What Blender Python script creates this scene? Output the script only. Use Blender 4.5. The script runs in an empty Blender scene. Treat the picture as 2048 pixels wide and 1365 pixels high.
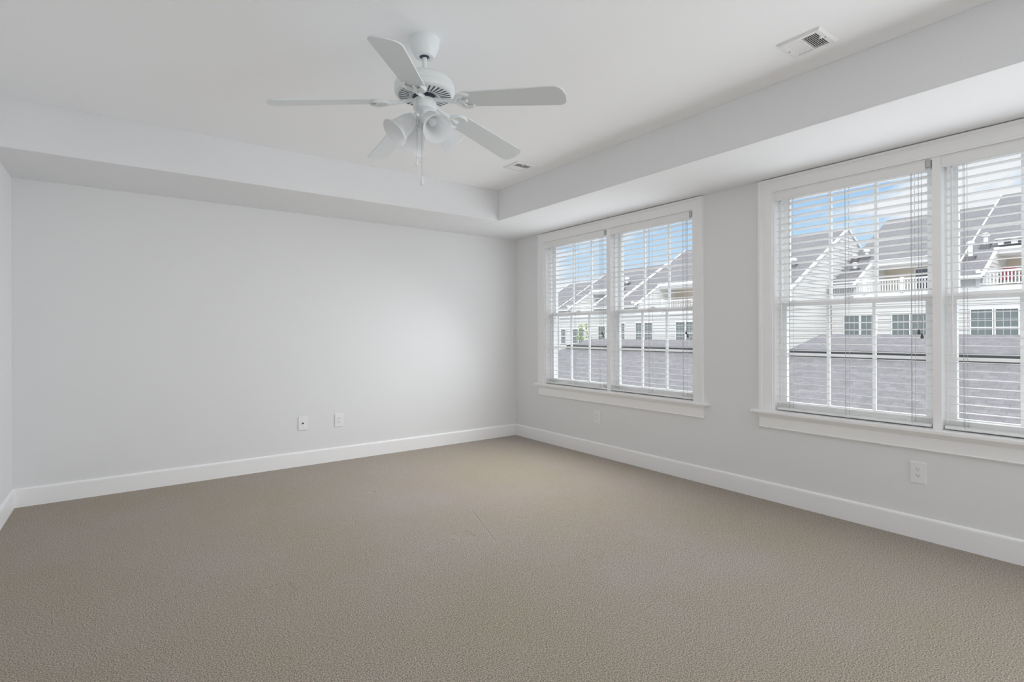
import bpy, bmesh, math, random
from mathutils import Vector, Matrix
random.seed(7)
S = bpy.context.scene
COL = S.collection
R_ = math.radians

# ------------------------------------------------------------------ camera
cam_d = bpy.data.cameras.new('camera')
cam = bpy.data.objects.new('camera', cam_d)
COL.objects.link(cam)
cam_d.sensor_width = 36.0
cam_d.lens = 1054.17 * 36.0 / 2048.0
cam_d.shift_y = -17.5 / 2048.0
cam_d.clip_start = 0.05
cam_d.clip_end = 500
yaw, pit, rol = 0.6326, 0.0011, -0.0034
F = Vector((math.sin(yaw) * math.cos(pit), math.cos(yaw) * math.cos(pit), math.sin(pit)))
Rv = Vector((math.cos(yaw), -math.sin(yaw), 0))
Uv = Rv.cross(F)
R2 = Rv * math.cos(rol) + Uv * math.sin(rol)
U2 = Uv * math.cos(rol) - Rv * math.sin(rol)
m = Matrix.Identity(4)
for i in range(3):
    m[i][0], m[i][1], m[i][2] = R2[i], U2[i], -F[i]
m[2][3] = 1.28
cam.matrix_world = m
S.camera = cam

# ------------------------------------------------------------------ view
S.view_settings.view_transform = 'Standard'
S.view_settings.look = 'None'
S.view_settings.exposure = 0.0
S.view_settings.gamma = 1.0
S.view_settings.use_curve_mapping = False
S.cycles.use_denoising = True
S.cycles.max_bounces = 14
S.cycles.diffuse_bounces = 9
S.cycles.transparent_max_bounces = 24
S.cycles.caustics_reflective = False
S.cycles.caustics_refractive = False

# ------------------------------------------------------------------ sky
W = bpy.data.worlds.new('sky')
S.world = W
W.use_nodes = True
nt = W.node_tree
nt.nodes.clear()
def N(t, kind, **kw):
    n = t.nodes.new(kind)
    for k, v in kw.items():
        setattr(n, k, v)
    return n
out = N(nt, 'ShaderNodeOutputWorld')
bg = N(nt, 'ShaderNodeBackground')
bg.inputs['Strength'].default_value = 1.0
tc = N(nt, 'ShaderNodeTexCoord')
sep = N(nt, 'ShaderNodeSeparateXYZ')
nt.links.new(tc.outputs['Generated'], sep.inputs[0])
ramp = N(nt, 'ShaderNodeValToRGB')
ramp.color_ramp.elements[0].position = 0.02
ramp.color_ramp.elements[0].color = (0.80, 0.90, 0.98, 1)
ramp.color_ramp.elements[1].position = 0.34
ramp.color_ramp.elements[1].color = (0.24, 0.50, 0.90, 1)
e = ramp.color_ramp.elements.new(0.16)
e.color = (0.52, 0.75, 0.98, 1)
nt.links.new(sep.outputs['Z'], ramp.inputs[0])
mp = N(nt, 'ShaderNodeMapping')
mp.inputs['Scale'].default_value = (2.6, 2.6, 8.0)
mp.inputs['Location'].default_value = (7.1, 2.2, 3.7)
nt.links.new(tc.outputs['Generated'], mp.inputs[0])
nz = N(nt, 'ShaderNodeTexNoise')
nz.inputs['Scale'].default_value = 1.3
nz.inputs['Detail'].default_value = 7
nz.inputs['Roughness'].default_value = 0.55
nt.links.new(mp.outputs[0], nz.inputs['Vector'])
cr = N(nt, 'ShaderNodeValToRGB')
cr.color_ramp.elements[0].position = 0.475
cr.color_ramp.elements[0].color = (0, 0, 0, 1)
cr.color_ramp.elements[1].position = 0.56
cr.color_ramp.elements[1].color = (1, 1, 1, 1)
nt.links.new(nz.outputs['Fac'], cr.inputs[0])
mix = N(nt, 'ShaderNodeMixRGB')
mix.inputs[2].default_value = (0.96, 0.97, 1.0, 1)
nt.links.new(cr.outputs[0], mix.inputs[0])
nt.links.new(ramp.outputs[0], mix.inputs[1])
# unseen overhead sky made extra bright, as cloud, to light frames and slats
up = N(nt, 'ShaderNodeMapRange')
up.inputs['From Min'].default_value = 0.36
up.inputs['From Max'].default_value = 0.62
nt.links.new(sep.outputs['Z'], up.inputs['Value'])
mix2 = N(nt, 'ShaderNodeMixRGB')
mix2.inputs[2].default_value = (2.8, 2.83, 2.9, 1)
nt.links.new(up.outputs[0], mix2.inputs[0])
nt.links.new(mix.outputs[0], mix2.inputs[1])
nt.links.new(mix2.outputs[0], bg.inputs['Color'])
nt.links.new(bg.outputs[0], out.inputs[0])

# ------------------------------------------------------------------ sun, daylight at the windows, added fill
sun_d = bpy.data.lights.new('sun', 'SUN')
sun_d.energy = 1.7
sun_d.angle = R_(1.0)
sun_d.color = (1.0, 0.96, 0.90)
sun = bpy.data.objects.new('sun', sun_d)
COL.objects.link(sun)
sun.rotation_euler = Vector((0.60, 0.42, -0.72)).to_track_quat('-Z', 'Y').to_euler()

def area(name, loc, sx, sy, watts, direction, color=(1, 1, 1)):
    d = bpy.data.lights.new(name, 'AREA')
    d.shape = 'RECTANGLE'
    d.size, d.size_y = sx, sy
    d.energy = watts
    d.color = color
    o = bpy.data.objects.new(name, d)
    COL.objects.link(o)
    o.location = loc
    o.rotation_euler = Vector(direction).to_track_quat('-Z', 'Y').to_euler()
    return o
DAY = (0.957, 0.992, 1.025)
def daylight(y, w, level, down, outside=0):
    """daylight of one window, also used for the added fill: what comes straight in and what falls from the sky"""
    if level: area('window_daylight', (3.88, y, 1.48), w, 1.5, level, (-1, 0, 0), DAY)
    if outside: area('window_daylight_outside', (4.30, y, 1.50), w + .1, 1.7, outside, (-1, 0, 0), DAY)
    if down:
        o = area('window_skylight', (3.62, y, 1.62), w, .8, down, (-1, 0, -.7), DAY)
        o.data.spread = R_(130)
daylight(3.738, 1.9, 11, 18, 6.5)
daylight(1.05, 1.9, 11.2, 0, 8)
daylight(-1.60, 1.6, 75, 0)       # added fill lamp behind the viewer; the wall has no window there

# ------------------------------------------------------------------ materials
def mat(name, color, rough=0.6, metallic=0.0, spec=0.5):
    mt = bpy.data.materials.new(name)
    mt.use_nodes = True
    b = mt.node_tree.nodes['Principled BSDF']
    b.inputs['Base Color'].default_value = (*color, 1)
    b.inputs['Roughness'].default_value = rough
    b.inputs['Metallic'].default_value = metallic
    b.inputs['Specular IOR Level'].default_value = spec
    return mt
def bump_noise(mt, scale, strength, dist=0.001, detail=3):
    t = mt.node_tree
    b = t.nodes['Principled BSDF']
    c = N(t, 'ShaderNodeTexCoord')
    n = N(t, 'ShaderNodeTexNoise')
    n.inputs['Scale'].default_value = scale
    n.inputs['Detail'].default_value = detail
    bp = N(t, 'ShaderNodeBump')
    bp.inputs['Strength'].default_value = strength
    bp.inputs['Distance'].default_value = dist
    t.links.new(c.outputs['Object'], n.inputs['Vector'])
    t.links.new(n.outputs['Fac'], bp.inputs['Height'])
    t.links.new(bp.outputs[0], b.inputs['Normal'])
    return mt
M = {}
M['wall'] = bump_noise(mat('wall_paint', (0.785, 0.790, 0.797), 0.75, spec=0.3), 220, 0.10)
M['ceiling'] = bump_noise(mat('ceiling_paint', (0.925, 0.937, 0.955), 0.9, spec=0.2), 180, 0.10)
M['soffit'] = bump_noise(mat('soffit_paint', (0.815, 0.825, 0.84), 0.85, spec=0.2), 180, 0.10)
M['trim'] = mat('trim_paint', (0.90, 0.90, 0.905), 0.38)
M['vinyl'] = mat('white_vinyl', (0.92, 0.92, 0.915), 0.35)
M['blind'] = mat('blind_white', (0.85, 0.85, 0.845), 0.42)
M['cord'] = mat('cord_grey', (0.45, 0.45, 0.46), 0.8)
M['tassel'] = mat('tassel_dark', (0.10, 0.09, 0.09), 0.5)
M['clear'] = mat('bracket_plastic', (0.50, 0.50, 0.51), 0.25)
M['plate'] = mat('plate_white', (0.84, 0.84, 0.845), 0.35)
M['black'] = mat('slot_black', (0.01, 0.01, 0.01), 0.6)
M['fan'] = mat('fan_white', (0.77, 0.805, 0.815), 0.35)
M['fan_blade'] = mat('blade_white', (0.72, 0.765, 0.785), 0.42)
M['motor_dark'] = mat('motor_dark', (0.05, 0.06, 0.08), 0.4, 0.3)
M['chrome'] = mat('chain_metal', (0.55, 0.55, 0.55), 0.3, 0.8)
M['duct'] = mat('duct_dark', (0.03, 0.03, 0.032), 0.7)
M['damper'] = mat('damper_metal', (0.16, 0.16, 0.165), 0.5, 0.3)
M['brass'] = mat('coax_metal', (0.10, 0.09, 0.08), 0.35, 0.8)

# frosted glass of the lamp shades
def frosted():
    mt = bpy.data.materials.new('frosted_glass')
    mt.use_nodes = True
    t = mt.node_tree
    t.nodes.clear()
    o = N(t, 'ShaderNodeOutputMaterial')
    d = N(t, 'ShaderNodeBsdfDiffuse'); d.inputs[0].default_value = (0.94, 0.95, 0.96, 1)
    tr = N(t, 'ShaderNodeBsdfTranslucent'); tr.inputs[0].default_value = (0.95, 0.96, 0.97, 1)
    g = N(t, 'ShaderNodeBsdfGlossy'); g.inputs['Roughness'].default_value = 0.35
    m1 = N(t, 'ShaderNodeMixShader'); m1.inputs[0].default_value = 0.6
    m2 = N(t, 'ShaderNodeMixShader'); m2.inputs[0].default_value = 0.05
    t.links.new(d.outputs[0], m1.inputs[1]); t.links.new(tr.outputs[0], m1.inputs[2])
    t.links.new(m1.outputs[0], m2.inputs[1]); t.links.new(g.outputs[0], m2.inputs[2])
    t.links.new(m2.outputs[0], o.inputs[0])
    return mt
M['shade'] = frosted()

# thin window glass
def pane_glass(name, gloss=0.03, tint=(0.97, 0.98, 0.98)):
    mt = bpy.data.materials.new(name)
    mt.use_nodes = True
    t = mt.node_tree
    t.nodes.clear()
    o = N(t, 'ShaderNodeOutputMaterial')
    tr = N(t, 'ShaderNodeBsdfTransparent'); tr.inputs[0].default_value = (*tint, 1)
    g = N(t, 'ShaderNodeBsdfGlossy'); g.inputs['Roughness'].default_value = 0.02
    mx = N(t, 'ShaderNodeMixShader'); mx.inputs[0].default_value = gloss
    t.links.new(tr.outputs[0], mx.inputs[1]); t.links.new(g.outputs[0], mx.inputs[2])
    t.links.new(mx.outputs[0], o.inputs[0])
    return mt
M['glass'] = pane_glass('window_glass')

# carpet: looped pile, worn nap and dents pressed by furniture feet
def carpet():
    mt = mat('carpet_pile', (0.4, 0.35, 0.3), 0.95, spec=0.1)
    t = mt.node_tree
    b = t.nodes['Principled BSDF']
    b.inputs['Sheen Weight'].default_value = 0.15
    c = N(t, 'ShaderNodeTexCoord')
    n1 = N(t, 'ShaderNodeTexNoise'); n1.inputs['Scale'].default_value = 185; n1.inputs['Detail'].default_value = 5; n1.inputs['Roughness'].default_value = 0.78
    n2 = N(t, 'ShaderNodeTexNoise'); n2.inputs['Scale'].default_value = 0.85; n2.inputs['Detail'].default_value = 5; n2.inputs['Roughness'].default_value = 0.6
    n3 = N(t, 'ShaderNodeTexNoise'); n3.inputs['Scale'].default_value = 16; n3.inputs['Detail'].default_value = 4
    for n in (n1, n2, n3):
        t.links.new(c.outputs['Object'], n.inputs['Vector'])
    r1 = N(t, 'ShaderNodeValToRGB')
    r1.color_ramp.elements[0].position = 0.40; r1.color_ramp.elements[0].color = (0.115, 0.099, 0.082, 1)
    r1.color_ramp.elements[1].position = 0.62; r1.color_ramp.elements[1].color = (0.830, 0.736, 0.624, 1)
    t.links.new(n1.outputs['Fac'], r1.inputs[0])
    r2 = N(t, 'ShaderNodeValToRGB')
    r2.color_ramp.elements[0].position = 0.36; r2.color_ramp.elements[0].color = (0.96, 0.935, 0.85, 1)
    r2.color_ramp.elements[1].position = 0.64; r2.color_ramp.elements[1].color = (1.02, 1.00, 1.04, 1)
    t.links.new(n2.outputs['Fac'], r2.inputs[0])
    mu = N(t, 'ShaderNodeMixRGB', blend_type='MULTIPLY'); mu.inputs[0].default_value = 1
    t.links.new(r1.outputs[0], mu.inputs[1]); t.links.new(r2.outputs[0], mu.inputs[2])
    t.links.new(mu.outputs[0], b.inputs['Base Color'])
    sep = N(t, 'ShaderNodeSeparateXYZ')
    t.links.new(c.outputs['Object'], sep.inputs[0])
    def mth(op, a, bb=None):
        n = N(t, 'ShaderNodeMath', operation=op)
        for i, v in enumerate((a, bb)):
            if v is None: continue
            if isinstance(v, (int, float)): n.inputs[i].default_value = v
            else: t.links.new(v, n.inputs[i])
        return n.outputs[0]
    def box_mask(cx, cy, hx, hy, soft, turn=0.0):
        px, py = mth('SUBTRACT', sep.outputs['X'], cx), mth('SUBTRACT', sep.outputs['Y'], cy)
        co, si = math.cos(R_(turn)), math.sin(R_(turn))
        u = mth('ADD', mth('MULTIPLY', px, co), mth('MULTIPLY', py, si))
        w = mth('SUBTRACT', mth('MULTIPLY', py, co), mth('MULTIPLY', px, si))
        d = mth('MAXIMUM', mth('SUBTRACT', mth('ABSOLUTE', u), hx), mth('SUBTRACT', mth('ABSOLUTE', w), hy))
        d = mth('ADD', d, mth('MULTIPLY', mth('SUBTRACT', n3.outputs['Fac'], 0.5), soft * 2))
        mr = N(t, 'ShaderNodeMapRange')
        mr.inputs['From Min'].default_value = soft; mr.inputs['From Max'].default_value = -soft
        t.links.new(d, mr.inputs['Value'])
        return mr.outputs[0]
    dents = None
    for q in DENTS:
        k = box_mask(*q)
        dents = k if dents is None else mth('MAXIMUM', dents, k)
    h = mth('ADD', mth('MULTIPLY', n1.outputs['Fac'], 0.009), mth('MULTIPLY', n3.outputs['Fac'], 0.006))
    h = mth('SUBTRACT', h, mth('MULTIPLY', dents, 0.008))
    bp = N(t, 'ShaderNodeBump'); bp.inputs['Strength'].default_value = 0.9; bp.inputs['Distance'].default_value = 1.0
    t.links.new(h, bp.inputs['Height'])
    t.links.new(bp.outputs[0], b.inputs['Normal'])
    return mt
DENTS = [(0.58, 5.243, 0.07, 0.022, 0.006), (1.715, 2.875, 0.055, 0.06, 0.012), (0.62, 2.816, 0.06, 0.058, 0.008),
         (1.914, 2.945, 0.28, 0.002, 0.004, 72.3), (1.743, 5.275, 0.03, 0.015, 0.006), (0.28, 3.015, 0.14, 0.002, 0.005, -10), (1.60, 4.10, 0.02, 0.02, 0.008)]
M['carpet'] = carpet()

# shingles laid in courses along Y, on a roof that slopes along X
def shingles(name, c1, c2, cm, width, height, slope):
    mt = mat(name, c1, 0.9, spec=0.15)
    t = mt.node_tree
    b = t.nodes['Principled BSDF']
    c = N(t, 'ShaderNodeTexCoord')
    sp = N(t, 'ShaderNodeSeparateXYZ')
    cb = N(t, 'ShaderNodeCombineXYZ')
    ml = N(t, 'ShaderNodeMath', operation='MULTIPLY'); ml.inputs[1].default_value = math.sqrt(1 + slope * slope)
    br = N(t, 'ShaderNodeTexBrick')
    br.inputs['Color1'].default_value = (*c1, 1); br.inputs['Color2'].default_value = (*c2, 1); br.inputs['Mortar'].default_value = (*cm, 1)
    br.inputs['Scale'].default_value = 1.0
    br.inputs['Brick Width'].default_value = width; br.inputs['Row Height'].default_value = height
    br.inputs['Mortar Size'].default_value = height * 0.05; br.inputs['Mortar Smooth'].default_value = 0.3
    br.offset = 0.37; br.squash = 1.0
    nz = N(t, 'ShaderNodeTexNoise'); nz.inputs['Scale'].default_value = 9; nz.inputs['Detail'].default_value = 6
    t.links.new(c.outputs['Object'], nz.inputs['Vector'])
    mr = N(t, 'ShaderNodeMapRange'); mr.inputs['To Min'].default_value = 0.72; mr.inputs['To Max'].default_value = 1.25
    t.links.new(nz.outputs['Fac'], mr.inputs['Value'])
    mx = N(t, 'ShaderNodeMixRGB', blend_type='MULTIPLY'); mx.inputs[0].default_value = 1
    t.links.new(c.outputs['Object'], sp.inputs[0])
    t.links.new(sp.outputs['X'], ml.inputs[0])
    t.links.new(sp.outputs['Y'], cb.inputs[0]); t.links.new(ml.outputs[0], cb.inputs[1])
    t.links.new(cb.outputs[0], br.inputs['Vector'])
    t.links.new(br.outputs['Color'], mx.inputs[1]); t.links.new(mr.outputs[0], mx.inputs[2])
    t.links.new(mx.outputs[0], b.inputs['Base Color'])
    return mt
M['shingle'] = shingles('roof_shingle', (0.205, 0.20, 0.212), (0.175, 0.171, 0.182), (0.13, 0.127, 0.137), 0.17, 0.085, 0.45)
M['shingle_far'] = shingles('roof_shingle_far', (0.205, 0.202, 0.215), (0.18, 0.177, 0.19), (0.14, 0.138, 0.15), 0.5, 0.2, 0.56)
M['siding'] = mat('siding_white', (0.66, 0.655, 0.64), 0.55)
M['siding_cream'] = mat('siding_cream', (0.60, 0.53, 0.44), 0.6)
M['ext_trim'] = mat('exterior_trim', (0.80, 0.80, 0.80), 0.5)
M['ridge'] = mat('ridge_shadow_strip', (0.022, 0.022, 0.026), 0.8)
M['pipe'] = mat('pipe_white', (0.85, 0.85, 0.86), 0.4)
M['flash'] = mat('flashing', (0.09, 0.09, 0.10), 0.6)
M['ext_glass'] = mat('house_glass', (0.17, 0.20, 0.20), 0.12, spec=0.6)
M['ext_glass_dark'] = mat('house_glass_dark', (0.09, 0.10, 0.12), 0.12, spec=0.6)
M['ground'] = bump_noise(mat('asphalt', (0.20, 0.20, 0.20), 0.9), 6, 0.2, 0.02)
M['leaf'] = mat('leaf_green', (0.22, 0.30, 0.08), 0.7)
M['bark'] = mat('bark', (0.12, 0.08, 0.05), 0.9)
M['awning_dark'] = mat('trim_charcoal', (0.06, 0.06, 0.065), 0.7)
M['burgundy'] = mat('fabric_burgundy', (0.20, 0.03, 0.05), 0.8)

# ------------------------------------------------------------------ mesh helpers
class MB:
    def __init__(self):
        self.bm = bmesh.new()
        self.xf = Matrix.Identity(4)
    def v(self, *p):
        return self.bm.verts.new(self.xf @ Vector(p))
    def box(self, x0, x1, y0, y1, z0, z1):
        vs = [self.v(x, y, z) for x in (x0, x1) for y in (y0, y1) for z in (z0, z1)]
        for f in ((0, 1, 3, 2), (4, 6, 7, 5), (0, 4, 5, 1), (2, 3, 7, 6), (0, 2, 6, 4), (1, 5, 7, 3)):
            self.bm.faces.new([vs[i] for i in f])
        return self
    def prism(self, pts, axis, a, b):
        """polygon pts in the plane across `axis`, extruded from a to b"""
        def P(q, t):
            return {0: (t, q[0], q[1]), 1: (q[0], t, q[1]), 2: (q[0], q[1], t)}[axis]
        lo = [self.v(*P(q, a)) for q in pts]
        hi = [self.v(*P(q, b)) for q in pts]
        n = len(pts)
        self.bm.faces.new(lo); self.bm.faces.new(hi[::-1])
        for i in range(n):
            self.bm.faces.new([lo[i], hi[i], hi[(i + 1) % n], lo[(i + 1) % n]])
        return self
    def lathe(self, prof, seg=32, cap=True, axis_m=None):
        """prof: list of (radius, z)"""
        mm = axis_m or Matrix.Identity(4)
        rings = []
        for r, z in prof:
            rings.append([self.v(*(mm @ Vector((r * math.cos(2 * math.pi * i / seg), r * math.sin(2 * math.pi * i / seg), z)))) for i in range(seg)])
        for a, b in zip(rings, rings[1:]):
            for i in range(seg):
                j = (i + 1) % seg
                self.bm.faces.new([a[i], a[j], b[j], b[i]])
        if cap:
            self.bm.faces.new(rings[0][::-1]); self.bm.faces.new(rings[-1])
        return self
    def tube(self, pts, rad, seg=8):
        pts = [Vector(p) for p in pts]
        rads = rad if isinstance(rad, (list, tuple)) else [rad] * len(pts)
        rings = []
        for i, p in enumerate(pts):
            d = (pts[min(i + 1, len(pts) - 1)] - pts[max(i - 1, 0)]).normalized()
            u = d.orthogonal().normalized() if abs(d.z) < 0.99 else Vector((1, 0, 0))
            if abs(d.z) < 0.99:
                u = Vector((0, 0, 1)).cross(d).normalized()
            w = d.cross(u)
            rings.append([self.v(*(p + (u * math.cos(2 * math.pi * k / seg) + w * math.sin(2 * math.pi * k / seg)) * rads[i])) for k in range(seg)])
        for a, b in zip(rings, rings[1:]):
            for i in range(seg):
                j = (i + 1) % seg
                self.bm.faces.new([a[i], a[j], b[j], b[i]])
        self.bm.faces.new(rings[0][::-1]); self.bm.faces.new(rings[-1])
        return self
    def build(self, name, material, parent=None, bevel=0.0, smooth=False, local=False, seg=2):
        """links the collected shapes as one mesh; coordinates are world unless local"""
        bmesh.ops.recalc_face_normals(self.bm, faces=self.bm.faces)
        me = bpy.data.meshes.new(name)
        off = Vector((0, 0, 0))
        if parent is not None and not local:
            q = parent
            while q is not None:
                off += q.location
                q = q.parent
            for v in self.bm.verts:
                v.co -= off
        self.bm.to_mesh(me); self.bm.free()
        o = bpy.data.objects.new(name, me)
        COL.objects.link(o)
        if material: me.materials.append(material)
        if parent is not None: o.parent = parent
        if smooth:
            for p in me.polygons: p.use_smooth = True
            md = o.modifiers.new('edge', 'EDGE_SPLIT'); md.split_angle = R_(35)
        if bevel:
            md = o.modifiers.new('bevel', 'BEVEL'); md.width = bevel; md.segments = seg; md.limit_method = 'ANGLE'
        return o
def empty(name, loc):
    o = bpy.data.objects.new(name, None)
    o.empty_display_size = 0.1
    COL.objects.link(o)
    o.location = loc
    return o
def tag(o, label=None, cat=None, group=None, kind=None):
    if label: o['label'] = label
    if cat: o['category'] = cat
    if group: o['group'] = group
    if kind: o['kind'] = kind
    return o
def struct(o, label, cat='structure'):
    return tag(o, label, cat, kind='structure')

# ------------------------------------------------------------------ room shell
XW, YB, XL, YR, H, HT = 3.951, 5.315, -0.678, -2.6, 2.44, 2.751
TX, TY = 3.114, 4.480
WT = 0.20
WIN = [(2.738, 4.738), (0.05, 2.05)]     # openings along Y
ZS, ZH = 0.687, 2.335                     # opening bottom and top

struct(MB().box(XL - .2, XW + WT, YR - .2, YB + .2, -0.10, 0.0).build('floor', M['carpet']), 'beige looped carpet covering the whole room floor', 'floor')
b = MB()
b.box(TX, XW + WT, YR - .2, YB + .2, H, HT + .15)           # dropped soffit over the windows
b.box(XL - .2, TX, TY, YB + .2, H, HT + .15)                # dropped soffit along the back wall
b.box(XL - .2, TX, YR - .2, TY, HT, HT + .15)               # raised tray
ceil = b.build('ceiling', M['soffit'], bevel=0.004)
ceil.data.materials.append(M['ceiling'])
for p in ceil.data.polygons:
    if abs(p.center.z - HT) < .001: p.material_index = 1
struct(ceil, 'white tray ceiling with a dropped soffit along two walls', 'ceiling')
struct(MB().box(XL - .2, XW + WT, YB, YB + .2, 0, H).build('wall_back', M['wall']), 'blank pale grey wall at the back with two small plates', 'wall')
struct(MB().box(XL - .2, XL, YR, YB, 0, HT).build('wall_left', M['wall']), 'pale grey wall at the left edge of the view', 'wall')
struct(MB().box(XL - .2, XW + WT, YR - .2, YR, 0, HT).build('wall_rear', M['wall']), 'pale grey wall behind the viewer', 'wall')
b = MB()
b.box(XW, XW + WT, YR, YB, 0, ZS - .025)
b.box(XW, XW + WT, YR, YB, ZH, H)
ys = [YR, WIN[1][0], WIN[1][1], WIN[0][0], WIN[0][1], YB]
for a, c in ((0, 1), (2, 3), (4, 5)):
    b.box(XW, XW + WT, ys[a], ys[c], ZS - .025, ZH)
struct(b.build('wall_right', M['wall']), 'pale grey wall on the right with two double windows', 'wall')

def base_prof(s=1):
    return [(0, 0), (0.015, 0), (0.015, 0.121), (0.0135, 0.1225), (0.0135, 0.1245), (0.015, 0.126), (0.012, 0.133), (0.005, 0.139), (0, 0.139)]
struct(MB().prism([(XW - d, z) for d, z in base_prof()], 1, YR, YB).build('baseboard_right', M['trim']), 'white baseboard under the windows', 'baseboard')
struct(MB().prism([(YB - d, z) for d, z in base_prof()], 0, XL, XW).build('baseboard_back', M['trim']), 'white baseboard along the blank back wall', 'baseboard')
struct(MB().prism([(XL + d, z) for d, z in base_prof()], 1, YR, YB).build('baseboard_left', M['trim']), 'white baseboard at the left edge of the view', 'baseboard')

# ------------------------------------------------------------------ windows
def make_window(idx, y0, y1):
    w = empty('window_%d' % idx, (XW, (y0 + y1) / 2, ZS))
    struct(w, ['white double window nearer the room corner, sills and sashes painted white',
               'white double window at the right edge, cut off by the frame'][idx - 1], 'window')
    # casing: three mitred bands of different thickness
    b = MB()
    for d0, d1, t in ((0.0, 0.012, 0.015), (0.012, 0.072, 0.018), (0.072, 0.080, 0.022), (0.080, 0.097, 0.030)):
        b.prism([(y1 + d0, ZS), (y1 + d1, ZS), (y1 + d1, ZH + d1), (y1 + d0, ZH + d0)], 0, XW - t, XW)
        b.prism([(y0 - d0, ZS), (y0 - d1, ZS), (y0 - d1, ZH + d1), (y0 - d0, ZH + d0)], 0, XW - t, XW)
        b.prism([(y0 - d0, ZH + d0), (y0 - d1, ZH + d1), (y1 + d1, ZH + d1), (y1 + d0, ZH + d0)], 0, XW - t, XW)
    b.build('casing', M['trim'], w)
    b = MB().box(XW - .052, XW + .085, y0 - .155, y1 + .155, ZS - .026, ZS)
    b.build('stool', M['trim'], w, bevel=0.006)
    b = MB()
    b.prism([(XW, ZS - .026), (XW - .034, ZS - .026), (XW - .032, ZS - .034), (XW - .024, ZS - .046), (XW - .018, ZS - .055), (XW, ZS - .055)], 1, y0 - .11, y1 + .11)
    b.box(XW - .016, XW, y0 - .10, y1 + .10, ZS - .125, ZS - .055)
    b.prism([(XW, ZS - .125), (XW - .016, ZS - .125), (XW - .020, ZS - .130), (XW - .016, ZS - .137), (XW, ZS - .137)], 1, y0 - .10, y1 + .10)
    b.build('apron', M['trim'], w)
    # jambs and outer sill
    b = MB()
    b.box(XW + .001, XW + .16, y1 - .012, y1, ZS, ZH - .012)
    b.box(XW + .001, XW + .16, y0, y0 + .012, ZS, ZH - .012)
    b.box(XW + .001, XW + .16, y0, y1, ZH - .012, ZH)
    b.box(XW + .070, XW + .20, y0, y1, ZS - .02, ZS + .010)
    b.build('jamb', M['trim'], w)
    ym = (y0 + y1) / 2
    MB().box(XW + .003, XW + .16, ym - .0225, ym + .0225, ZS, ZH).build('mullion', M['trim'], w, bevel=0.002)
    zr = 1.492
    for (a, c) in ((ym + .0225, y1 - .012), (y0 + .012, ym - .0225)):
        # vinyl side tracks
        b = MB()
        for yy, s in ((c, -1), (a, 1)):
            b.box(XW + .068, XW + .15, min(yy, yy + s * .014), max(yy, yy + s * .014), ZS + .01, ZH - .012)
        b.build('side_track', M['vinyl'], w)
        A, C = a + .014, c - .014
        for nm, x0, zb, zt, rb, rt in (('lower_sash', XW + .078, ZS + .012, zr + .020, .055, .040), ('upper_sash', XW + .115, zr - .020, ZH - .014, .040, .040)):
            st = .040
            b = MB()
            b.box(x0, x0 + .034, A, A + st, zb, zt)
            b.box(x0, x0 + .034, C - st, C, zb, zt)
            b.box(x0, x0 + .034, A + st, C - st, zb, zb + rb)
            b.box(x0, x0 + .034, A + st, C - st, zt - rt, zt)
            if nm == 'lower_sash':
                b.box(x0 - .010, x0, A + .1, C - .1, zb + .012, zb + .022)
            sash = b.build(nm, M['vinyl'], w)
            g0, g1, h0, h1 = A + st, C - st, zb + rb, zt - rt
            b = MB()
            for k in (1, 2):
                y = g0 + (g1 - g0) * k / 3
                b.box(x0 + .010, x0 + .026, y - .010, y + .010, h0, h1)
            z = (h0 + h1) / 2
            b.box(x0 + .0102, x0 + .0258, g0, g1, z - .010, z + .010)
            b.build('muntin', M['vinyl'], sash)
            MB().box(x0 + .016, x0 + .019, g0, g1, h0, h1).build('pane', M['glass'], sash)
            if nm == 'lower_sash':
                MB().box(x0 - .012, x0 + .02, (A + C) / 2 - .03, (A + C) / 2 + .03, zt, zt + .012).build('sash_lock', M['vinyl'], sash, bevel=0.003)
    return w
for i, (y0, y1) in enumerate(WIN):
    make_window(i + 1, y0, y1)

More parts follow.
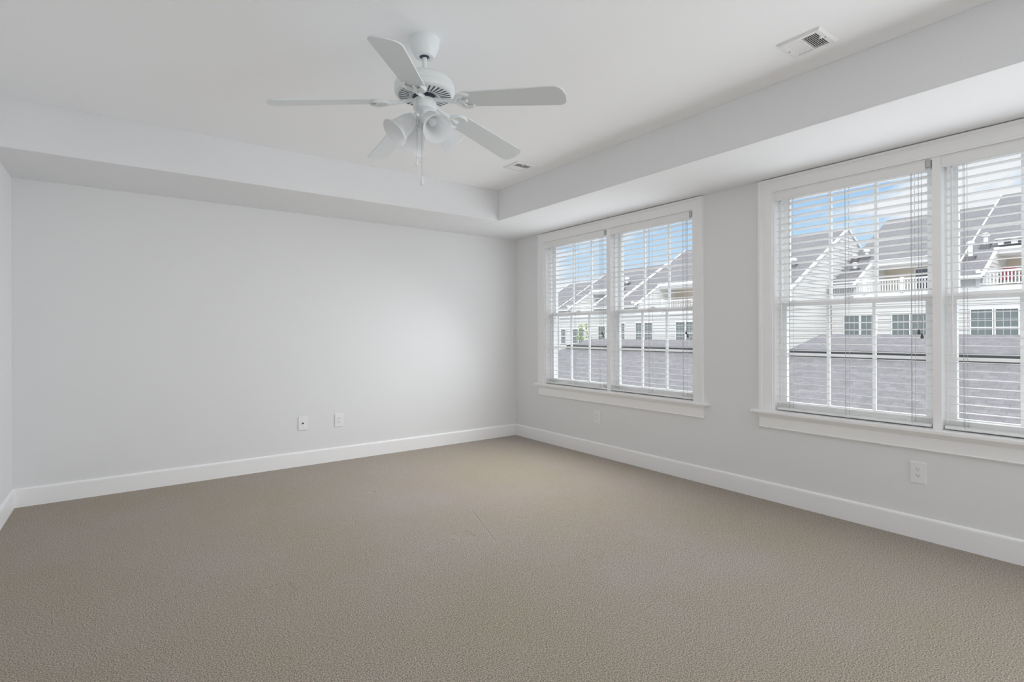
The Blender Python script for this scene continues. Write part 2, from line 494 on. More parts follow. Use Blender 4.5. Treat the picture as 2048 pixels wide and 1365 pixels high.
# ------------------------------------------------------------------ blinds
def make_blind(y0, y1, label, tilt):
    L = y1 - y0
    o = empty('window_blind', (XW + .035, (y0 + y1) / 2, ZS))
    tag(o, label, 'blind', 'white slatted blinds in the two windows')
    xc = XW + .040
    a, c = y0 + .006, y1 - .006
    MB().box(xc - .027, xc + .027, a + .004, c - .004, ZH - .060, ZH - .013).build('headrail', M['blind'], o)
    b = MB()
    b.prism([(XW - .004, ZH - .072), (XW + .006, ZH - .072), (XW + .006, ZH - .003), (XW - .002, ZH - .003), (XW - .004, ZH - .008), (XW - .0005, ZH - .014), (XW - .0005, ZH - .060), (XW - .004, ZH - .066)], 1, a + .026, c + .004)
    b.build('valance', M['blind'], o)
    b = MB()
    b.box(XW - .002, XW + .012, a - .001, a + .023, ZH - .052, ZH - .004)
    b.build('bracket', M['clear'], o, bevel=0.002)
    # slats
    n, zt, zb = 31, ZH - .100, ZS + .062
    pitch = (zt - zb) / (n - 1)
    b = MB()
    for i in range(n):
        z = zb + pitch * i
        t = R_(tilt)
        prof = []
        for s in (-.0270, -.0135, 0, .0135, .0270):
            prof.append((xc + s, z + .0014 * (1 - (s / .027) ** 2) + s * math.tan(t)))
        top = prof
        bot = [(x, zz - .0026) for x, zz in prof[::-1]]
        b.prism(top + bot, 1, a + .006, c - .006)
    b.build('slats', M['blind'], o)
    MB().box(xc - .027, xc + .027, a + .004, c - .004, ZS + .008, ZS + .026).build('bottom_rail', M['blind'], o, bevel=0.004)
    # ladder cords: front and back strings at three stations
    st = [a + .10, (a + c) / 2, c - .10]
    for y in st:
        b = MB()
        for x in (xc - .0285, xc + .0285):
            b.tube([(x, y, ZS + .02), (x, y, ZH - .05)], .0011, 6)
        b.build('ladder_cord', M['cord'], o)
        MB().tube([(xc, y + .012, ZS + .02), (xc, y + .012, ZH - .05)], .0011, 6).build('lift_cord', M['cord'], o)
        MB().box(xc - .008, xc + .008, y - .006, y + .006, ZS + .003, ZS + .009).build('cord_button', M['blind'], o)
    # pull cords with tassels at the right end, wand at the left end
    for k, dz in ((0, 0), (1, -.025)):
        y = a + .062 - k * .016
        x = xc - .036
        pc = MB().tube([(x, y, ZH - .06), (x, y, 1.29 + dz)], .0012, 6).build('pull_cord', M['cord'], o)
        MB().lathe([(.003, .030), (.0055, .022), (.0085, .004), (.0085, 0)], 12, True, Matrix.Translation((x, y, 1.262 + dz))).build('tassel', M['tassel'], pc, smooth=True)
    y = c - .045
    wd = MB().tube([(xc - .037, y, ZH - .085), (xc - .037, y, 1.13)], .0042, 6).build('tilt_wand', M['blind'], o)
    MB().tube([(xc - .037, y, ZH - .055), (xc - .037, y, ZH - .09)], .002, 6).build('wand_hook', M['clear'], wd)
    return o
labs = [['white slatted blind in the left half of the window nearer the corner', 'white slatted blind in the right half of the window nearer the corner'],
        ['white slatted blind in the left half of the larger-looking window at right', 'white slatted blind cut off by the right edge of the view']]
for i, (y0, y1) in enumerate(WIN):
    ym = (y0 + y1) / 2
    make_blind(ym + .0225, y1 - .012, labs[i][0], (-2.5, -5.5)[i])
    make_blind(y0 + .012, ym - .0225, labs[i][1], (-2.5, -0.5)[i])

# ------------------------------------------------------------------ wall plates
def plate_root(name, loc, rz, label, cat, group=None):
    o = empty(name, loc)
    o.rotation_euler.z = rz
    tag(o, label, cat, group)
    # local frame: x across the wall, z up, -y out of the wall
    b = MB().box(-.0425, .0425, -.007, 0, -.066, .066)
    b.build('cover_plate', M['plate'], o, bevel=0.005, local=True, seg=3)
    return o
def outlet(loc, rz, label):
    o = plate_root('wall_outlet', loc, rz, label, 'outlet', 'duplex outlets low on the walls')
    for dz in (.0195, -.0195):
        b = MB()
        pts = []
        for k in range(20):
            an = 2 * math.pi * k / 20
            pts.append((.0172 * math.cos(an), max(-.0135, min(.0135, .0172 * math.sin(an))) + dz))
        b.prism(pts, 1, -.0095, -.006)
        f = b.build('receptacle', M['plate'], o, local=True)
        b = MB()
        b.box(-.0075, -.0055, -.0099, -.009, dz + .000, dz + .009)
        b.box(.0055, .0075, -.0099, -.009, dz + .001, dz + .008)
        b.lathe([(.0026, 0), (.0026, .0009)], 12, True, Matrix.Translation((0, -.0090, dz - .0065)) @ Matrix.Rotation(R_(90), 4, 'X'))
        b.build('slots', M['black'], f, local=True)
    MB().lathe([(.003, 0), (.0025, .0012)], 12, True, Matrix.Translation((0, -.0068, 0)) @ Matrix.Rotation(R_(90), 4, 'X')).build('screw', M['plate'], o, local=True)
    return o
outlet((XW, 3.893, 0.403), R_(-90), 'white duplex outlet under the window nearer the corner')
outlet((XW, 1.145, 0.408), R_(-90), 'white duplex outlet below the larger window at right')
outlet((1.731, YB, 0.407), 0, 'white duplex outlet on the blank back wall')
o = plate_root('cable_jack', (1.381, YB, 0.411), 0, 'white plate with one dark round jack on the back wall', 'wall plate')
MB().lathe([(.0085, 0), (.0085, .003), (.0055, .003), (.0055, .010), (.0035, .010), (.0035, .012)], 16, True, Matrix.Translation((0, -.007, 0)) @ Matrix.Rotation(R_(90), 4, 'X')).build('jack', M['brass'], o, local=True)
for dz in (.042, -.042):
    MB().lathe([(.003, 0), (.0025, .0012)], 12, True, Matrix.Translation((0, -.0068, dz)) @ Matrix.Rotation(R_(90), 4, 'X')).build('screw', M['plate'], o, local=True)

# ------------------------------------------------------------------ ceiling registers
def register(cx, cy, label):
    o = empty('ceiling_vent', (cx, cy, HT))
    tag(o, label, 'vent', 'white air registers in the tray ceiling')
    hx, hy, ix, iy, d = .103, .105, .074, .076, .011
    b = MB()
    outer = [(-hx, -hy), (hx, -hy), (hx, hy), (-hx, hy)]
    mid = [(-hx + .010, -hy + .010), (hx - .010, -hy + .010), (hx - .010, hy - .010), (-hx + .010, hy - .010)]
    inn = [(-ix, -iy), (ix, -iy), (ix, iy), (-ix, iy)]
    rings = []
    for pts, z in ((outer, 0), (outer, -.003), (mid, -d), (inn, -d), (inn, 0)):
        rings.append([b.v(x, y, z) for x, y in pts])
    for r, s in zip(rings, rings[1:]):
        for i in range(4):
            j = (i + 1) % 4
            b.bm.faces.new([r[i], r[j], s[j], s[i]])
    b.box(-ix, ix, -.004, .004, -d, -.002)
    b.build('frame', M['plate'], o, local=True)
    MB().box(-ix, ix, -iy, iy, -.0012, -.0002).build('duct_opening', M['duct'], o, local=True)
    for nm, ya, yb, tilt in (('far_louvers', .006, iy, -30), ('near_louvers', -iy, -.006, 36)):
        b = MB()
        k = 8
        for i in range(k):
            y = ya + (yb - ya) * (i + .5) / k
            b.xf = Matrix.Translation((0, y, -.0062)) @ Matrix.Rotation(R_(tilt), 4, 'X')
            b.box(-ix, ix, -.0048, .0048, -.0004, .0004) if tilt > 0 else b.box(-ix, ix, -.0058, .0058, -.0005, .0005)
        b.build(nm, M['plate'], o, local=True)
    b = MB()
    for i in range(1, 4):
        x = -ix + 2 * ix * i / 4
        b.box(x - .0012, x + .0012, -iy, iy, -.004, -.0014)
    b.build('damper_blades', M['damper'], o, local=True)
    MB().box(-.030, -.018, -iy - .004, -iy + .006, -d - .010, -d).build('damper_lever', M['plate'], o, bevel=0.002, local=True)
    for y in (-hy + .018, hy - .018):
        MB().lathe([(.004, 0), (.003, -.0015)], 12, True, Matrix.Translation((0, y, -d))).build('screw', M['damper'], o, local=True)
    return o
register(2.795, 1.270, 'white ceiling register at upper right, nearest the viewer')
register(2.804, 3.707, 'smaller-looking ceiling register near the far tray corner')

# ------------------------------------------------------------------ ceiling fan
FX, FY = 1.211, 2.385
fan = empty('ceiling_fan', (FX, FY, HT))
tag(fan, 'white five-blade ceiling fan with four frosted lamp shades and pull chains', 'ceiling fan')
def Z(z): return z - HT
b = MB()
b.lathe([(.074, Z(2.751)), (.0755, Z(2.745)), (.074, Z(2.728)), (.068, Z(2.702)), (.058, Z(2.680)), (.048, Z(2.666)), (.045, Z(2.662)), (.036, Z(2.662)), (.022, Z(2.664)), (.020, Z(2.69))], 40)
b.build('canopy', M['fan'], fan, smooth=True, local=True)
MB().lathe([(.030, Z(2.672)), (.026, Z(2.664)), (.016, Z(2.658))], 24).build('hanger_ball', M['motor_dark'], fan, smooth=True, local=True)
MB().lathe([(.0125, Z(2.67)), (.0125, Z(2.585)), (.021, Z(2.580)), (.024, Z(2.562))], 20).build('downrod', M['fan'], fan, smooth=True, local=True)
b = MB()
b.lathe([(.022, Z(2.567)), (.060, Z(2.566)), (.098, Z(2.561)), (.126, Z(2.549)), (.1425, Z(2.531)), (.1490, Z(2.513)), (.1495, Z(2.501)), (.1482, Z(2.499)), (.1502, Z(2.497)),
         (.1498, Z(2.487)), (.1465, Z(2.476)), (.1400, Z(2.469)), (.1330, Z(2.466)), (.074, Z(2.462)), (.058, Z(2.464))], 56)
mh = b.build('motor_housing', M['fan'], fan, smooth=True, local=True)
b = MB()
for i in range(34):
    b.xf = Matrix.Rotation(2 * math.pi * i / 34, 4, 'Z')
    vs = [b.v(.078, -.0024, Z(2.4624)), b.v(.129, -.0040, Z(2.4657)), b.v(.129, .0040, Z(2.4657)), b.v(.078, .0024, Z(2.4624))]
    ws = [b.v(.078, -.0024, Z(2.4614)), b.v(.129, -.0040, Z(2.4647)), b.v(.129, .0040, Z(2.4647)), b.v(.078, .0024, Z(2.4614))]
    b.bm.faces.new(vs); b.bm.faces.new(ws[::-1])
    for k in range(4):
        j = (k + 1) % 4
        b.bm.faces.new([vs[k], ws[k], ws[j], vs[j]])
b.build('cooling_slots', M['motor_dark'], mh, local=True)
MB().lathe([(.056, Z(2.466)), (.062, Z(2.456)), (.062, Z(2.448)), (.030, Z(2.446))], 32).build('flywheel', M['motor_dark'], fan, smooth=True, local=True)
b = MB()
b.lathe([(.050, Z(2.448)), (.056, Z(2.446)), (.058, Z(2.440)), (.058, Z(2.404)), (.055, Z(2.398)), (.040, Z(2.392)), (.030, Z(2.386)), (.026, Z(2.372)), (.032, Z(2.356)), (.034, Z(2.335)), (.028, Z(2.318)), (.018, Z(2.310)), (.006, Z(2.308))], 40)
sw = b.build('switch_housing', M['fan'], fan, smooth=True, local=True)
MB().lathe([(.0045, 0), (.0035, .004)], 12, True, Matrix.Translation((-.032, -.0475, Z(2.436))) @ Matrix.Rotation(R_(90), 4, 'X')).build('chain_outlet', M['chrome'], sw, local=True)
MB().lathe([(.014, Z(2.314)), (.016, Z(2.306)), (.013, Z(2.297)), (.005, Z(2.292))], 20).build('finial', M['chrome'], sw, smooth=True, local=True)

def blade_outline():
    r0, r1 = .205, .735
    pts = []
    def wid(r):
        t = (r - r0) / (r1 - r0)
        return .0555 + .0130 * t
    # lower side root -> tip with rounded corners, and back
    w0, w1 = wid(r0), wid(r1)
    cr = .042
    side = [(r0, -w0 + .016), (r0 + .006, -w0 + .006), (r0 + .016, -w0)]
    side.append((r1 - cr - .004, -w1))
    for k in range(1, 7):
        an = R_(90 * k / 6)
        side.append((r1 - cr - .004 + cr * math.sin(an), -w1 + cr - cr * math.cos(an)))
    tip = [(r1 - .001, -.5 * (w1 - cr)), (r1, 0)]
    pts = side + tip + [(r1 - .001, .5 * (w1 - cr))] + [(x, -y) for x, y in side[::-1]]
    return pts
BP = blade_outline()
def bracket_bm():
    b = MB()
    z = -.0045
    # neck from the flywheel, a ring boss and a curled fork under the blade root
    b.tube([(.055, 0, .004), (.085, 0, .001), (.120, 0, -.006), (.158, 0, -.010), (.180, 0, -.008)], [.013, .010, .0085, .010, .012], 10)
    b.tube([(.172, 0, -.009), (.186, .022, -.010), (.200, .042, -.010), (.222, .050, -.009), (.250, .046, -.008), (.262, .038, -.008)], [.011, .0095, .009, .010, .009, .006], 8)
    b.tube([(.172, 0, -.009), (.186, -.022, -.010), (.200, -.042, -.010), (.222, -.050, -.009), (.250, -.046, -.008), (.262, -.038, -.008)], [.011, .0095, .009, .010, .009, .006], 8)
    b.tube([(.175, 0, -.009), (.200, 0, -.009), (.222, .006, -.009), (.238, .001, -.008)], [.011, .010, .010, .008], 8)
    b.tube([(.200, .006, -.009), (.212, .022, -.009), (.224, .044, -.009)], [.006, .006, .007], 8)
    b.tube([(.200, -.006, -.009), (.212, -.022, -.009), (.224, -.044, -.009)], [.006, .006, .007], 8)
    return b
blade_me = brk_me = None
for k in range(5):
    az = R_(-57 + 72 * k)
    root = Vector((0, 0, Z(2.446)))
    droop = R_(7.2)
    mm = Matrix.Translation(root) @ Matrix.Rotation(az, 4, 'Z') @ Matrix.Rotation(droop, 4, 'Y') @ Matrix.Rotation(R_(-12), 4, 'X')
    if blade_me is None:
        bl = MB().prism(BP, 2, -.003, .003).build('fan_blade', M['fan_blade'], fan, bevel=0.0015, local=True)
        bk = bracket_bm().build('blade_bracket', M['fan'], bl, smooth=True, local=True)
        blade_me, brk_me = bl.data, bk.data
        b0, k0 = bl, bk
    else:
        bl = b0.copy(); COL.objects.link(bl); bl.parent = fan
        bk = k0.copy(); COL.objects.link(bk); bk.parent = bl
    bl.matrix_local = mm

# lamp shades on curved arms
cam_az = math.atan2(-FY, -FX)
for k in range(4):
    az = cam_az + R_(25 - 90 * k)
    az = cam_az + R_([22, -66, -156, 112][k])
    d = Vector((math.cos(az), math.sin(az), 0))
    e = empty('light_arm', (0, 0, 0)) if False else None
    b = MB()
    P = [Vector((0, 0, Z(2.345))) + d * .022, Vector((0, 0, Z(2.352))) + d * .045, Vector((0, 0, Z(2.348))) + d * .066]
    b.tube([tuple(p) for p in P], .010, 10)
    ax = (d * math.sin(R_(47)) + Vector((0, 0, -math.cos(R_(47))))).normalized()
    q = Vector((0, 0, 1)).rotation_difference(ax).to_matrix().to_4x4()
    base = Vector((0, 0, Z(2.346))) + d * .058
    mt_ = Matrix.Translation(base) @ q
    b.lathe([(.010, -.006), (.026, .000), (.032, .006), (.032, .016), (.028, .020)], 24, True, mt_)
    arm = b.build('light_arm', M['fan'], fan, smooth=True, local=True)
    b = MB()
    SC = 1.1
    prof = [(.024, .010), (.030, .016), (.036, .030), (.0405, .050), (.0435, .072), (.047, .092), (.053, .108), (.062, .121), (.0655, .126),
            (.0640, .1275), (.0600, .1225), (.0505, .109), (.0445, .092), (.041, .072), (.038, .050), (.0335, .030), (.0275, .018)]
    b.lathe([(r * SC, z * SC) for r, z in prof], 36, False, mt_)
    sh = b.build('lamp_shade', M['shade'], arm, smooth=True, local=True)
    b = MB()
    b.lathe([(.012, .014), (.012, .034), (.015, .042), (.019, .055), (.0205, .066), (.0175, .077), (.010, .084), (.002, .086)], 20, True, mt_)
    b.build('bulb', M['shade'], sh, smooth=True, local=True)

# pull chains (one from the switch housing, one from the light kit)
def chain(px, py, ztop, zbot):
    b = MB()
    b.tube([(px, py, Z(ztop)), (px, py, Z(zbot + .038))], .0013, 6)
    c = b.build('pull_chain', M['chrome'], fan, local=True)
    MB().lathe([(.0025, Z(zbot + .042)), (.004, Z(zbot + .036)), (.0072, Z(zbot + .014)), (.0080, Z(zbot + .004)), (.0045, Z(zbot))], 14, True, Matrix.Translation((px, py, 0))).build('chain_pull', M['fan'], c, smooth=True, local=True)
RX, RY = math.cos(yaw), -math.sin(yaw)
DX, DY = -math.sin(yaw), -math.cos(yaw)
chain(RX * -.0295 + DX * .055, RY * -.0295 + DY * .055, 2.435, 2.100)
chain(RX * -.010 + DX * .028, RY * -.010 + DY * .028, 2.34, 2.015)

# ------------------------------------------------------------------ outside: ground, garages, townhouses
struct(MB().box(4.3, 120, -60, 120, -3.6, -3.5).build('ground', M['ground']), 'grey paving between the rows of houses', 'ground')

SG = 0.45
def garage(name, label, xr, zr, y0, y1, xf, xb, hip0, hip1, vent=True, sl=SG):
    """garage block whose ridge runs along Y; hip0/hip1: hip length at its two ends; vent: add the ridge shadow strip"""
    o = empty(name, ((xf + xb) / 2, (y0 + y1) / 2, -3.5))
    tag(o, label, 'garage')
    ef, eb = zr - sl * (xr - xf), zr - sl * (xb - xr)
    b = MB()
    A = [b.v(xf, y0, ef), b.v(xf, y1, ef), b.v(xb, y1, eb), b.v(xb, y0, eb), b.v(xr, y0 + hip0, zr), b.v(xr, y1 - hip1, zr)]
    for f in ((0, 1, 5, 4), (2, 3, 4, 5), (1, 2, 5), (3, 0, 4), (0, 3, 2, 1)):
        b.bm.faces.new([A[i] for i in f])
    b.build('roof', M['shingle'], o)
    b = MB()
    b.box(xf + .35, xb - .35, y0 + .35, y1 - .35, -3.5, min(ef, eb) - .02)
    b.build('wall', M['siding'], o)
    b = MB()
    for x, z in ((xf, ef), (xb, eb)):
        b.box(x - .03, x + .03, y0 - .03, y1 + .03, z - .16, z + .01)
    for y in (y0, y1):
        b.prism([(xf, ef - .16), (xf, ef + .01), (xb, eb + .01), (xb, eb - .16)], 1, y - .03, y + .03)
    b.build('gutter', M['ext_trim'], o)
    if vent:  # shadow gap along the ridge, built as a near-black strip
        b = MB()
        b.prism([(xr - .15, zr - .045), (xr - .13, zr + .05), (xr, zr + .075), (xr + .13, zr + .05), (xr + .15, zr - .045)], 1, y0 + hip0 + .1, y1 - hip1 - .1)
        b.build('ridge_shadow_strip', M['ridge'], o)
    return o
garage('garage_block', 'grey shingled roof nearest the windows, dark shadow strip along its ridge', 10.0, 0.88, -14.0, 12.6, 5.2, 14.2, 3.0, 1.6)
garage('garage_block', 'second grey shingled roof beyond the dark ridge, behind the right window', 18.0, 1.19, -16.0, 9.2, 15.0, 21.0, 2.5, 1.4, False)
garage('garage_block', 'grey hipped roof beyond the dark ridge, seen through the window nearer the corner', 18.0, 0.98, 10.6, 20.4, 15.0, 21.0, 1.5, 2.2, False)
garage('garage_block', 'small low roof at the left end of the far view', 15.5, 0.35, 21.5, 29.0, 13.2, 18.0, 1.2, 1.2, False)

SH = 0.56
def lap_wall(b, axis, pos, out, z0, z1, lo, hi, step=0.22, lip=0.03):
    """siding in courses; lo(z), hi(z) give the wall's ends at a height; out = -1: faces the negative axis"""
    z = z0
    while z < z1 - 1e-4:
        zt = min(z + step, z1)
        a0, a1, c0, c1 = lo(z), hi(z), lo(zt), hi(zt)
        if a1 - a0 > .02:
            def P(t, zz, off):
                return (pos + out * off, t, zz) if axis == 0 else (t, pos + out * off, zz)
            if c1 < c0: c0 = c1 = (c0 + c1) / 2
            v = [b.v(*P(a0, z, lip)), b.v(*P(a1, z, lip)), b.v(*P(c1, zt, .004)), b.v(*P(c0, zt, .004)),
                 b.v(*P(a0, z, -.1)), b.v(*P(a1, z, -.1)), b.v(*P(c1, zt, -.1)), b.v(*P(c0, zt, -.1))]
            for f in ((0, 1, 2, 3), (4, 7, 6, 5), (0, 4, 5, 1), (3, 2, 6, 7), (0, 3, 7, 4), (1, 5, 6, 2)):
                b.bm.faces.new([v[i] for i in f])
        z = zt

def townhouse(label, y0, y1, xf, ze, xr, deck, wins, gable0=False, gable1=False, raise_=0.0, pipes=(), rake0=False, rake1=False,
              rail=None, cream=False, awning=False, group='townhouses across the way', xrail=None):
    """front faces -X at xf, eave height ze, ridge at xr; deck = (ya, yb) recess in the roof"""
    o = empty('townhouse', (xf + 4, (y0 + y1) / 2, -3.5))
    tag(o, label, 'house', group)
    zr = ze + SH * (xr - xf) + raise_
    zf = ze + raise_
    xe, zee = xf - .35, zf - .35 * SH
    xb = 2 * xr - xf
    roofz = lambda x: zf + SH * (x - xf)
    xd = xf + 2.6                       # header of the deck recess
    zd = zf - .75                       # deck floor
    # roof: front plane in strips around the recess, back plane whole; 0.12 thick
    b = MB()
    def slab(ya, yb, xa, xc):
        b.prism([(xa, roofz(xa)), (xc, roofz(xc)), (xc, roofz(xc) - .14), (xa, roofz(xa) - .14)], 1, ya, yb)
    if deck:
        ya, yb = deck
        if ya > y0: slab(y0, ya, xe, xr)
        if yb < y1: slab(yb, y1, xe, xr)
        slab(ya, yb, xd, xr)
    else:
        slab(y0, y1, xe, xr)
    b.prism([(xr, zr), (xb, zf), (xb, zf - .14), (xr, zr - .14)], 1, y0, y1)
    b.build('roof', M['shingle_far'], o)
    # front wall
    b = MB()
    lap_wall(b, 0, xf, -1, -3.5, zd if deck else zf - .2, lambda z: y0, lambda z: y1)
    if deck:
        for p, q in ((y0, deck[0]), (deck[1], y1)):
            if q - p > .1: lap_wall(b, 0, xf, -1, zd, zf - .1, lambda z: p, lambda z: q)
    b.build('front_wall', M['siding'], o)
    # side walls with gables
    for on, y, s, nm in ((gable0, y0, -1, 'gable_wall'), (gable1, y1, 1, 'gable_wall')):
        if not on: continue
        b = MB()
        lap_wall(b, 1, y, s, -3.5, zr - .06, lambda z: xf if z < zf else xf + (z - zf) / SH + .02, lambda z: xb if z < zf else xb - (z - zf) / SH - .02)
        b.build(nm, M['siding'], o)
        yy = (y - .02, y + .10) if s > 0 else (y - .10, y + .02)
        b = MB()
        b.prism([(xe, roofz(xe) - .15), (xe, roofz(xe) + .02), (xr, zr + .02), (xb, zf + .02), (xb, zf - .15), (xr, zr - .15)], 1, *yy)
        b.build('rake_board', M['ext_trim'], o)
        MB().box(xf - .05, xf + .18, min(y, y + s * .05), max(y, y + s * .05), -3.5, zf - .1).build('corner_board', M['ext_trim'], o)
    for on, y, s in ((rake0, y0, -1), (rake1, y1, 1)):
        if not on: continue
        b = MB()
        b.prism([(xe, roofz(xe) - .20), (xe, roofz(xe) + .03), (xr, zr + .03), (xr, zr - .20)], 1, y - .045, y + .045)
        b.build('rake_board', M['ext_trim'], o)
    # eave gutters
    segs = [(y0, y1)] if not deck else [(y0, deck[0]), (deck[1], y1)]
    for p, q in segs:
        if q - p < .05: continue
        b = MB()
        b.prism([(xe - .10, zee - .16), (xe + .04, zee - .16), (xf, zee - .14), (xf, zee - .08), (xe + .04, zee - .08), (xe + .04, zee + .02), (xe - .10, zee + .02)], 1, p, q)
        b.build('gutter', M['ext_trim'], o)
    if deck:
        ya, yb = deck
        b = MB(); b.box(xf, xd + 2.2, ya, yb, zd - .15, zd); b.build('deck_floor', M['ext_trim'], o)
        # cheeks on both sides
        for y, s in ((yb, -1), (ya, 1)):
            b = MB()
            lap_wall(b, 1, y, s, zd, roofz(xd) - .02, lambda z: max(xf, xf + (z - zf) / SH), lambda z: xd + 1.9)
            b.build('cheek_wall', M['siding'], o)
            b = MB()
            b.prism([(xe, roofz(xe) - .05), (xe, roofz(xe) + .05), (xd, roofz(xd) + .05), (xd, roofz(xd) - .05)], 1, y - .07, y + .07)
            b.build('cheek_trim', M['ext_trim'], o)
        # back of the recess
        b = MB()
        lap_wall(b, 0, xd + 1.9, -1, zd, roofz(xd) - .1, lambda z: ya, lambda z: yb)
        b.build('recess_wall', M['siding_cream'], o)
        b = MB()
        b.box(xd - .22, xd + .02, ya - .1, yb + .1, roofz(xd) - .34, roofz(xd) - .02)
        b.box(xd - .30, xd - .18, ya - .1, yb + .1, roofz(xd) - .16, roofz(xd) + .0)
        b.box(xd + .02, xd + 1.9, ya, yb, roofz(xd) - .36, roofz(xd) - .30)
        b.build('header', M['ext_trim'], o)
        if awning:
            b = MB()
            b.box(xd + .05, xd + .12, ya - .2, yb, roofz(xd) + .16, roofz(xd) + .44)
            aw = b.build('dormer_band', M['ext_trim'], o)
            b = MB()
            y = yb - .25
            while y > ya + .3:
                b.box(xd + .02, xd + .06, y - .28, y, roofz(xd) + .18, roofz(xd) + .40)
                y -= .56
            b.build('dark_blocks', M['awning_dark'], aw)
            MB().box(xd - .1, xd + .5, ya - .2, yb + .1, roofz(xd) + .44, roofz(xd) + .50).build('dormer_cap', M['ext_trim'], o)
        # sliding door in the recess wall
        dy = yb - .42 * (yb - ya)
        f = MB().box(xd + 1.83, xd + 1.9, dy - 1.75, dy + .1, zd, zd + 1.72).build('sliding_door', M['ext_trim'], o)
        b = MB()
        b.box(xd + 1.80, xd + 1.84, dy - .75, dy, zd + .1, zd + 1.62)
        b.box(xd + 1.80, xd + 1.84, dy - 1.65, dy - .87, zd + .1, zd + 1.62)
        b.build('pane', M['ext_glass_dark'], f)
        # railing
        ra, rb = rail or deck
        xq = (xrail if xrail is not None else xf) - .04
        b = MB()
        b.box(xq - .05, xq + .05, ra, rb, zd + .68, zd + .78)
        b.box(xq - .03, xq + .03, ra, rb, zd + .06, zd + .12)
        n = max(1, round((rb - ra) / 2.2))
        for i in range(n + 1):
            y = ra + (rb - ra) * i / n
            b.box(xq - .07, xq + .07, y - .08, y + .08, zd - .02, zd + .84)
        rl = b.build('railing', M['ext_trim'], o)
        b = MB()
        y = ra + .12
        while y < rb - .08:
            b.box(xq - .02, xq + .02, y - .028, y + .028, zd + .1, zd + .7)
            y += .135
        b.build('balusters', M['ext_trim'], rl)
        MB().box(xf - .06, xf + .02, y0, y1, zd - .26, zd - .02).build('band_board', M['ext_trim'], o)
    # windows in the front wall: (ya, yb, zb, zt)
    for (ya, yb, zb, zt) in wins:
        t = .05
        b = MB()
        b.box(xf - .09, xf - .01, ya - t, yb + t, zt, zt + t); b.box(xf - .09, xf - .01, ya - t, yb + t, zb - t, zb)
        b.box(xf - .09, xf - .01, ya - t, ya, zb, zt); b.box(xf - .09, xf - .01, yb, yb + t, zb, zt)
        b.box(xf - .06, xf - .01, ya, yb, (zb + zt) / 2 - .03, (zb + zt) / 2 + .03)
        for k in (1, 2):
            y = ya + (yb - ya) * k / 3
            b.box(xf - .052, xf - .03, y - .006, y + .006, zb, zt)
        for zz in ((zb + zt) / 2 + (zt - zb) / 4, ):
            b.box(xf - .052, xf - .03, ya, yb, zz - .006, zz + .006)
        w = b.build('window', M['ext_trim'], o)
        MB().box(xf - .05, xf - .034, ya, yb, zb, zt).build('pane', M['ext_glass'], w)
    # roof pipes
    for (px, py, h) in pipes:
        z = roofz(px)
        b = MB()
        b.lathe([(.10, -.1), (.10, h - .18), (.17, h - .18), (.19, h - .06), (.12, h), (.02, h + .03)], 14, True, Matrix.Translation((px, py, z)))
        p = b.build('vent_pipe', M['pipe'], o)
        b = MB()
        b.prism([(px - .3, roofz(px - .3) + .01), (px + .3, roofz(px + .3) + .01), (px + .15, roofz(px) + .16), (px - .15, roofz(px) + .12)], 1, py - .22, py + .22)
        b.build('flashing', M['flash'], p)
    return o

# right-hand block
townhouse('white townhouse with roof deck seen through the left half of the right window', 8.90, 14.80, 35.7, 4.30, 44.8, (9.4, 13.4),
          [(13.25, 14.05, 0.55, 2.25), (12.33, 13.14, 0.55, 2.25), (10.72, 11.54, 0.55, 2.25), (9.80, 10.58, 0.55, 2.25)],
          pipes=[(38.9, 14.0, .55), (37.2, 14.05, .5), (38.6, 14.55, .4)], rake1=False, rail=(9.2, 14.8))
townhouse('white townhouse with taller roof and dark dentil band at the right edge', 0.2, 8.80, 35.7, 4.30, 46.0, (1.0, 7.5),
          [(7.20, 8.03, 0.55, 2.40), (6.22, 7.06, 0.55, 2.40), (3.4, 4.2, 0.55, 2.40), (2.4, 3.2, 0.55, 2.40)],
          pipes=[(37.3, 8.42, .95), (38.6, 8.05, .75)], rake1=True, raise_=0.06, rail=(0.8, 7.75), awning=True)
# left-hand block, nearer by the depth of its gable end
townhouse('white townhouse whose tall gable end rises beside the right window', 14.95, 20.2, 30.4, 3.63, 38.45, None,
          [], gable0=True, pipes=[(32.9, 16.6, .5), (33.6, 16.1, .45)])
townhouse('white townhouse with roof deck seen in the right half of the corner window', 20.25, 27.6, 30.1, 3.46, 38.75, (20.7, 25.5),
          [(24.95, 25.68, 0.5, 1.95), (24.2, 24.86, 0.5, 1.95), (21.5, 22.2, 0.5, 1.95), (20.75, 21.4, 0.5, 1.95), (26.75, 27.3, 0.5, 1.95)],
          gable1=True, rail=(20.6, 26.0))
townhouse('white townhouse with lower ridge and white rake lines left of the deck', 27.85, 34.15, 30.1, 3.46, 36.4, (30.0, 32.6),
          [(28.75, 29.45, 0.3, 1.75), (31.1, 31.68, 0.4, 1.55), (31.78, 32.4, 0.4, 1.55), (33.3, 33.85, 0.4, 1.55)],
          gable1=True, pipes=[(33.2, 29.3, .6), (32.2, 29.0, .6)], rake0=True, rail=(29.8, 33.0))
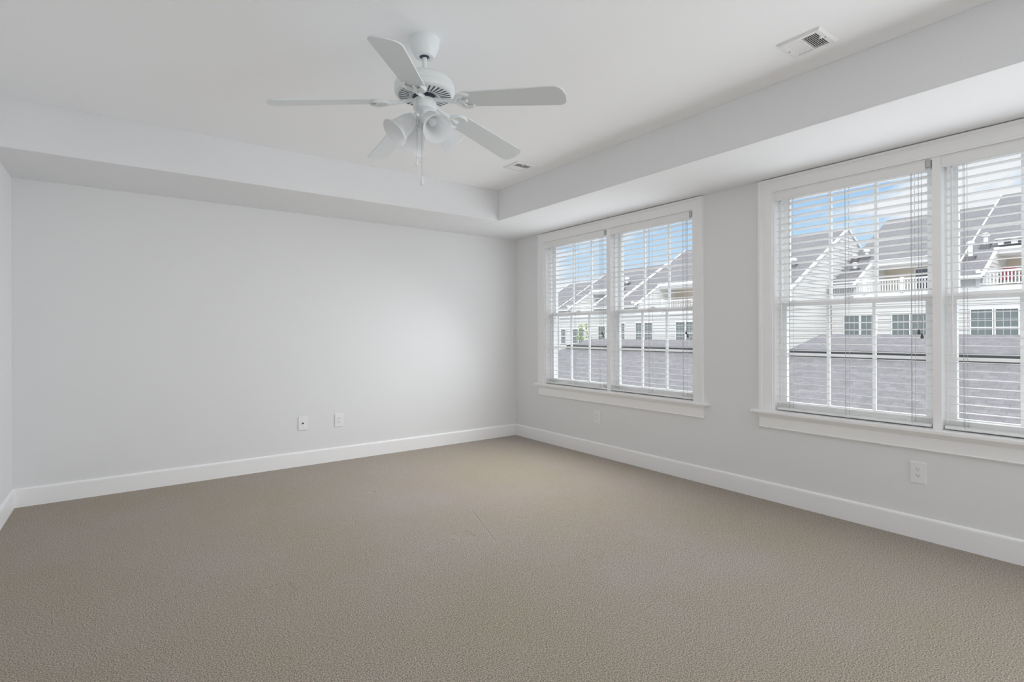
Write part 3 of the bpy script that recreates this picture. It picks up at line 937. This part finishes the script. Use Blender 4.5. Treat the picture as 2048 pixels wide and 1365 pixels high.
townhouse('lowest white townhouse at the left end of the far row', 34.4, 37.7, 30.1, 3.46, 34.5, None,
          [(34.4, 34.95, 0.4, 1.55), (36.0, 36.6, 0.4, 1.55)], gable1=True)
# party-wall rake on the lower roofs, furniture on the far deck
def patio_chair(x, y, z, label):
    o = empty('patio_chair', (x, y, z))
    tag(o, label, 'chair', 'patio chairs on the far deck')
    MB().box(x - .28, x + .28, y - .28, y + .28, z + .36, z + .50).build('seat', M['burgundy'], o, bevel=.03)
    b = MB()
    b.prism([(x + .18, z + .48), (x + .28, z + .46), (x + .42, z + 1.0), (x + .33, z + 1.02)], 1, y - .27, y + .27)
    b.build('backrest', M['burgundy'], o, bevel=.03)
    for sx in (-.25, .25):
        for sy in (-.27, .27):
            MB().box(x + sx - .025, x + sx + .025, y + sy - .025, y + sy + .025, z, z + .40).build('leg', M['awning_dark'], o)
    for sy in (-.30, .30):
        MB().box(x - .28, x + .30, y + sy - .03, y + sy + .03, z + .60, z + .65).build('armrest', M['awning_dark'], o)
patio_chair(37.0, 6.85, 3.61, 'burgundy patio chair on the deck at the right edge, nearer its left cheek wall')
patio_chair(37.0, 6.05, 3.61, 'burgundy patio chair farther right on the deck at the right edge')
t = empty('small_tree', (28.6, 29.6, -3.5))
tag(t, 'small green tree standing before the far white townhouses', 'tree')
MB().tube([(28.6, 29.6, -3.5), (28.6, 29.62, -1.0), (28.62, 29.6, .6)], [.10, .08, .04], 8).build('trunk', M['bark'], t)
b = MB()
for i in range(260):
    z = random.uniform(-.9, 1.95)
    rr = .62 * (1 - ((z - .3) / 1.9) ** 2) ** .5 if abs((z - .3) / 1.9) < 1 else .05
    an, r = random.uniform(0, 6.28), rr * random.uniform(.2, 1) ** .5
    c = Vector((28.6 + r * math.cos(an), 29.6 + r * math.sin(an), z))
    u = Vector((random.gauss(0, 1), random.gauss(0, 1), random.gauss(0, 1))).normalized() * .13
    w = u.orthogonal().normalized() * .07
    b.bm.faces.new([b.v(*(c - u)), b.v(*(c + w)), b.v(*(c + u)), b.v(*(c - w))])
b.build('foliage', M['leaf'], t)
